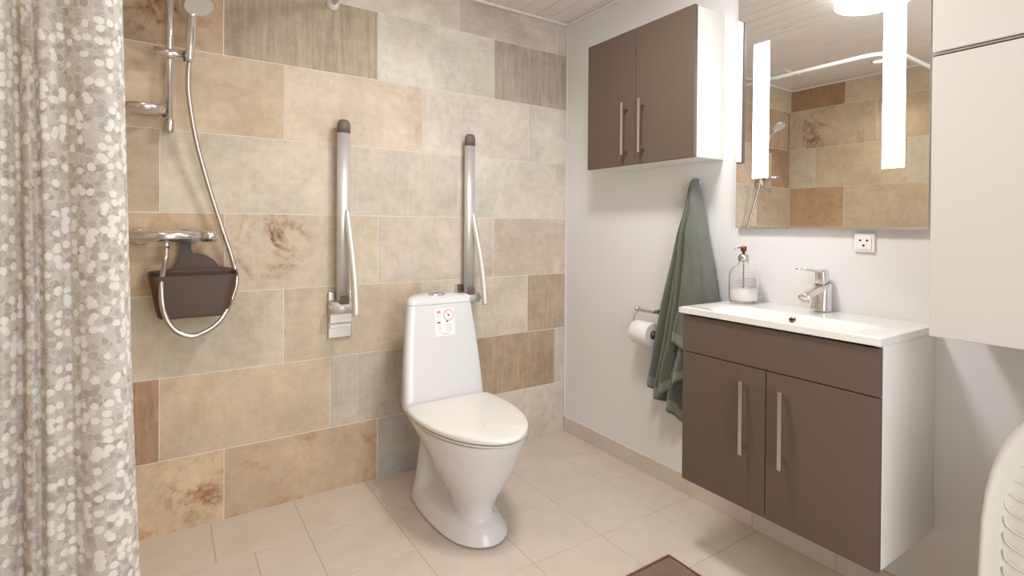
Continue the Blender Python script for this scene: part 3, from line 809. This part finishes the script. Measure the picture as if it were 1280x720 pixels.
# ------------------------------------------------------------------ mirror
t = tag(empty('mirror', (-.02, -1.37, 1.128)), 'rectangular wall mirror with two vertical lit strips above the basin', 'mirror')
MY0, MY1, MZ0, MZ1 = -1.672, -1.060, 1.129, 2.03
TILT = Matrix(((1, 0, .0068, -.0068 * MZ0), (0, 1, 0, 0), (0, 0, 1, 0), (0, 0, 0, 1)))   # the mirror hangs a fraction of a degree off plumb
obox('back_box', STEEL, t, -.0172, -.001, MY0 + .012, MY1 - .012, MZ0 + .012, MZ1 - .012, bev=0)
bm = bmesh.new(); box(bm, -.0245, -.0215, MY0, MY1, MZ0, MZ1, .0004, 1); bmesh.ops.transform(bm, matrix=TILT, verts=bm.verts); link('mirror_pane', bm, MIRR, t)
for ya, yb_ in ((-1.127, -1.1885), (-1.553, -1.612)):
    bm = bmesh.new(); box(bm, -.0253, -.0247, ya, yb_, 1.314, 1.813); bmesh.ops.transform(bm, matrix=TILT, verts=bm.verts); link('light_strip', bm, GLOW, t)

# wall socket
t = tag(empty('wall_socket', (-.005, -1.498, 1.085)), 'white square wall socket with three holes under the mirror', 'socket')
obox('cover_plate', SOCK, t, -.009, -.0005, -1.530, -1.470, 1.056, 1.117, bev=.003)
obox('insert', SOCK, t, -.0115, -.0092, -1.522, -1.478, 1.064, 1.109, bev=.002)
for dy, dz_, rad in ((.010, .006, .0032), (-.010, .006, .0032), (0, -.010, .0035)):
    bm = bmesh.new(); lathe(bm, (-.0118, -1.500 + dy, 1.087 + dz_), [(0, -.0004), (rad, -.0004), (rad, .0002)], 14, 'x'); link('pin_hole', bm, DARK, t)

# ------------------------------------------------------------------ towel and its hook
t = tag(empty('towel_hook', (-.03, -.875, 1.33)), 'small chrome wall hook hidden behind the top of the green towel', 'hook')
bm = bmesh.new(); lathe(bm, (-.0005, -.868, 1.318), [(.016, 0), (.016, -.004), (.006, -.006), (.006, -.020)], 20, 'x'); link('rosette', bm, CHROME, t, True)
bm = bmesh.new(); tube(bm, catmull([(-.020, -.868, 1.318), (-.032, -.868, 1.314), (-.038, -.868, 1.320), (-.039, -.868, 1.330)], 4), .005, 10); link('peg', bm, CHROME, t, True)
tw = tag(empty('towel', (-.06, -.85, .31)), 'grey-green terry towel hanging in folds from the wall hook beside the vanity', 'towel')


def towel_sheet(name, left, right, bottom, xf, folds, parent, nu=56, nv=70):
    """left/right: (z, y) polylines; bottom: (u, z) polyline; xf(u, v): distance from the wall"""
    def ip(P, q):
        P = sorted(P)
        for (a, b), (c, d) in zip(P, P[1:]):
            if q <= c: k = (q - a) / (c - a) if c > a else 0; k = max(0, k); return b + (d - b) * k
        return P[-1][1]
    bm = bmesh.new(); g = []
    for j in range(nv + 1):
        row = []
        for i in range(nu + 1):
            u = i / nu; zb = ip(bottom, u); v = j / nv; z = 1.330 + (zb - 1.330) * v
            y = ip(left, z) * (1 - u) + ip(right, z) * u
            d = min(1, (1.330 - z) / .9)
            dx = 0
            for (uc, wd, h) in folds: dx += 1.5 * h * math.exp(-(abs(u - uc) / wd) ** 1.5) * (.35 + .65 * d)
            top = min(1, (1.330 - z) / .035); rnd = math.sqrt(max(0, 1 - (1 - top) ** 2))
            edge = min(u, 1 - u) / .10; er = math.sqrt(max(0, 1 - (1 - min(1, edge)) ** 2))
            x = -.012 - (xf(u, v) + dx) * (.25 + .75 * er) * (.35 + .65 * rnd)
            x = -.012 + (x + .012) * (.42 + .58 * min(1, (1.330 - z) / .22))
            x += .004 * noise.noise(Vector((y * 14, z * 7, 1)))
            row.append(bm.verts.new((x, y, z)))
        g.append(row)
    for j in range(nv):
        for i in range(nu):
            f = bm.faces.new((g[j][i], g[j + 1][i], g[j + 1][i + 1], g[j][i + 1]))
            L = (1.330 - ip(bottom, i / nu)); dist = (1 - (j + .5) / nv) * L
            f.material_index = 1 if .010 < dist < .050 else 0
    o = link(name, bm, [TOWM, TOWB], parent, True)
    md = o.modifiers.new('thick', 'SOLIDIFY'); md.thickness = .007; md.offset = 1
    md = o.modifiers.new('smooth', 'SUBSURF'); md.levels = 1; md.render_levels = 1
    return o


towel_sheet('long_drape',
            [(1.33, -.868), (1.30, -.856), (1.20, -.838), (1.077, -.808), (.80, -.728), (.60, -.685), (.44, -.657), (.3, -.665)],
            [(1.33, -.878), (1.30, -.89), (1.077, -.935), (.80, -.985), (.60, -.97), (.30, -.87)],
            [(0, .47), (.08, .43), (.45, .365), (.80, .302), (.90, .284), (.95, .31), (1.0, .45)],
            lambda u, v: .034 + .012 * math.sin(u * 5), [(.09, .05, .022), (.20, .03, -.020), (.30, .045, .030), (.42, .03, -.022), (.55, .06, .020), (.8, .05, -.01)], tw)
towel_sheet('inner_fold',
            [(1.33, -.870), (1.30, -.868), (1.20, -.866), (1.077, -.852), (.834, -.822), (.66, -.795), (.5, -.752), (.3, -.74)],
            [(1.33, -.884), (1.30, -.893), (1.077, -.948), (.80, -.99), (.60, -1.00), (.40, -.97)],
            [(0, .40), (.25, .455), (.6, .53), (1.0, .60)],
            lambda u, v: .064 + .008 * math.sin(u * 6), [(.07, .06, .020), (.24, .045, -.026), (.42, .07, .020)], tw)
towel_sheet('short_drape',
            [(1.33, -.873), (1.30, -.880), (1.195, -.905), (1.0, -.893), (.834, -.872), (.70, -.835), (.60, -.82)],
            [(1.33, -.886), (1.30, -.896), (1.2, -.922), (1.077, -.952), (.95, -.978), (.83, -1.002), (.60, -1.035)],
            [(0, .665), (.15, .648), (1.0, .60)],
            lambda u, v: .094 + .006 * math.sin(u * 4), [(.04, .05, .014), (.65, .25, .012), (.86, .04, -.014)], tw)

# ------------------------------------------------------------------ toilet roll
t = tag(empty('toilet_roll_holder', (-.03, -.655, .755)), 'chrome toilet roll holder with a wire arm on the white wall', 'roll holder')
obox('chrome_bar', CHROME, t, -.074, -.050, -.704, -.600, .750, .764, bev=.003)
obox('wall_post', CHROME, t, -.0495, -.0005, -.704, -.684, .746, .768, bev=.003)
bm = bmesh.new(); lathe(bm, (-.062, -.5995, .757), [(.013, -.004), (.013, .008), (.010, .010)], 20, 'y'); link('end_cap', bm, CHROME, t, True)
bm = bmesh.new(); tube(bm, catmull([(-.062, -.606, .749), (-.062, -.584, .735), (-.062, -.574, .70), (-.062, -.576, .672), (-.062, -.588, .658), (-.062, -.695, .658)], 5), .0035, 10); link('wire_arm', bm, STEEL, t, True)
t = tag(empty('toilet_roll', (-.062, -.645, .655)), 'white toilet paper roll half hidden behind the towel', 'toilet roll')
bm = bmesh.new(); lathe(bm, (-.062, -.690, .655), [(.020, 0), (.050, 0), (.052, .003), (.052, .097), (.050, .100), (.020, .100), (.020, 0)], 36, 'y')
link('paper', bm, PAPER, t, True); t.children[0].modifiers.new('edge', 'EDGE_SPLIT').split_angle = math.radians(40)
bm = bmesh.new(); lathe(bm, (-.062, -.6905, .655), [(.0196, 0), (.0196, .101), (.0180, .101), (.0180, 0), (.0196, 0)], 24, 'y'); link('core', bm, CARD, t, True)

# ------------------------------------------------------------------ tall cabinet at the right edge
t = tag(empty('tall_wall_cabinet', (-.15, -2.05, .87)), 'deep white wall cabinet with horizontal door gap at the right edge', 'cabinet')
TALL = painted('warm_grey_white_laminate', lin(198, 194, 188), 200, 0.01, 0.4)
obox('body', TALL, t, -.282, -.001, -2.36, -1.772, .872, 2.22, bev=.001)
obox('lower_door', TALL, t, -.302, -.284, -2.36, -1.768, .870, 1.548, bev=.002)
obox('upper_door', TALL, t, -.302, -.284, -2.36, -1.768, 1.5575, 2.22, bev=.002)
obox('grip_rail', STEEL, t, -.3045, -.284, -2.36, -1.767, 1.5495, 1.5535, bev=.0008)
obox('gap_shadow_strip', CARD, t, -.2835, -.2822, -2.355, -1.775, 1.5540, 1.557, bev=0)

# ------------------------------------------------------------------ plastic tub standing on its end
t = tag(empty('plastic_tub', (-.3, -2.12, 0)), 'white moulded plastic tub with thick rounded rim, cut by the right edge', 'tub')


def tring(x, s, grow=0.0):
    pts = []; cy, cz = -2.125, .40; hw, hh = .232 + grow, .392 + grow; r = .155 + grow
    for k in range(48):
        a = 2 * PI * k / 48; c, q = math.cos(a), math.sin(a); e = 2 / 3.4
        hy = hw * (1 - .10 * max(0, q)) ; pts.append((x, cy + hy * s * math.copysign(abs(c) ** e, c), cz + hh * s * math.copysign(abs(q) ** e, q)))
    return pts


bm = bmesh.new()
loft(bm, [tring(-.25, .84), tring(-.258, .88), tring(-.33, .945), tring(-.385, .965), tring(-.388, 1.0), tring(-.395, 1.010), tring(-.404, 1.002), tring(-.409, .985), tring(-.407, .962), tring(-.400, .935), tring(-.392, .915), tring(-.383, .90), tring(-.377, .87), tring(-.375, .80), tring(-.375, .5)])
link('shell', bm, PLAS, t, True)
for k in range(14):
    bm = bmesh.new(); z = .64 - .036 * k; X = -.376
    P = catmull([(X - .004, -1.927, z + .030), (X - .003, -1.932, z + .014), (X - .001, -1.950, z + .003), (X, -1.985, z), (X, -2.01, z + .001), (X, -2.035, z + .006), (X, -2.06, z + .001), (X, -2.10, z), (X, -2.14, z + .006), (X, -2.18, z), (X, -2.25, z + .003), (X - .001, -2.275, z + .014)], 4)
    tube(bm, P, .0022, 8); link('anti_slip_rib', bm, PLAS, t, True)

# ------------------------------------------------------------------ bath mat
t = tag(empty('bath_mat', (-.6, -1.4, 0)), 'dark brown woven bath mat on the floor in front of the vanity', 'mat')
MATM = towel_material('brown_chenille', lin(98, 72, 58), lin(146, 114, 94), 180)
bm = bmesh.new(); n1, n2 = 90, 60; g = []
for i in range(n1 + 1):
    row = []
    for j in range(n2 + 1):
        u, v = i / n1, j / n2; e = min(u, 1 - u, v * .7, (1 - v) * .7)
        h = .009 * min(1, e / .02) ** .5 + .0022 * noise.noise(Vector((u * 60, v * 40, 0))) * (e > .01)
        row.append(bm.verts.new((-.412 - u * .75, -1.078 - v * .5, max(.0006, h + .0006))))
    g.append(row)
for i in range(n1):
    for j in range(n2): bm.faces.new((g[i][j], g[i + 1][j], g[i + 1][j + 1], g[i][j + 1]))
link('pile', bm, MATM, t, True)
bm = bmesh.new(); q = [(-.412, -1.078), (-1.162, -1.078), (-1.162, -1.578), (-.412, -1.578)]
tube(bm, [(x, y, .005) for x, y in q + q[:1]], .0042, 8, True); link('bound_edge', bm, mat('brown_edge_binding', lin(150, 104, 86), .8), t, True)

# ------------------------------------------------------------------ lamps and vent
t = tag(empty('ceiling_lamp', (-.88, -1.165, H)), 'round opal white flush ceiling lamp reflected at the top of the mirror', 'lamp')
bm = bmesh.new(); lathe(bm, (-.88, -1.165, 2.237), [(0, 0), (.149, 0), (.149, -.018), (0, -.018)], 48); link('base', bm, TRIMW, t, True)
bm = bmesh.new(); lathe(bm, (-.88, -1.165, 2.2185), [(.150, 0), (.154, -.008), (.149, -.020), (.125, -.030), (.08, -.035), (0, -.037)], 48); link('opal_shade', bm, LAMPG, t, True)
ll = bpy.data.lights.new('ceiling_lamp_light', 'AREA'); ll.shape = 'DISK'; ll.size = .30; ll.energy = 13; ll.color = (1, .985, .965)
lo = bpy.data.objects.new('ceiling_lamp_light', ll); COL.objects.link(lo); lo.location = (-.88, -1.165, 2.178)
t = tag(empty('downlight', (-2.04, -.726, H)), 'small round recessed downlight in the shower ceiling, seen in the mirror', 'lamp')
bm = bmesh.new(); lathe(bm, (-2.04, -.726, H - .0025), [(.030, .001), (.030, -.004), (.042, -.003), (.043, .0005)], 32); link('bezel', bm, TRIMW, t, True)
bm = bmesh.new(); lathe(bm, (-2.04, -.726, H - .0035), [(0, 0), (.0295, 0), (.0295, .001)], 32); link('lens', bm, DOWNG, t)
dl = bpy.data.lights.new('downlight_beam', 'SPOT'); dl.energy = 9; dl.spot_size = math.radians(120); dl.spot_blend = 1; dl.color = (1.0, .87, .72); dl.shadow_soft_size = .035
do = bpy.data.objects.new('downlight_beam', dl); COL.objects.link(do); do.location = (-2.04, -.726, H - .02)
t = tag(empty('ceiling_vent', (-1.83, -.19, H)), 'square white ventilation grille in the ceiling, seen in the mirror', 'vent')
bm = bmesh.new()
for a in ((-1.92, -1.74, -.28, -.265), (-1.92, -1.74, -.115, -.10), (-1.92, -1.905, -.265, -.115), (-1.755, -1.74, -.265, -.115)): box(bm, *a, H - .014, H - .0025)
link('frame', bm, TRIMW, t)
for k in range(6): obox('slat', TRIMW, t, -1.9045, -1.7555, -.258 + k * .024, -.246 + k * .024, H - .010, H - .005, bev=0)
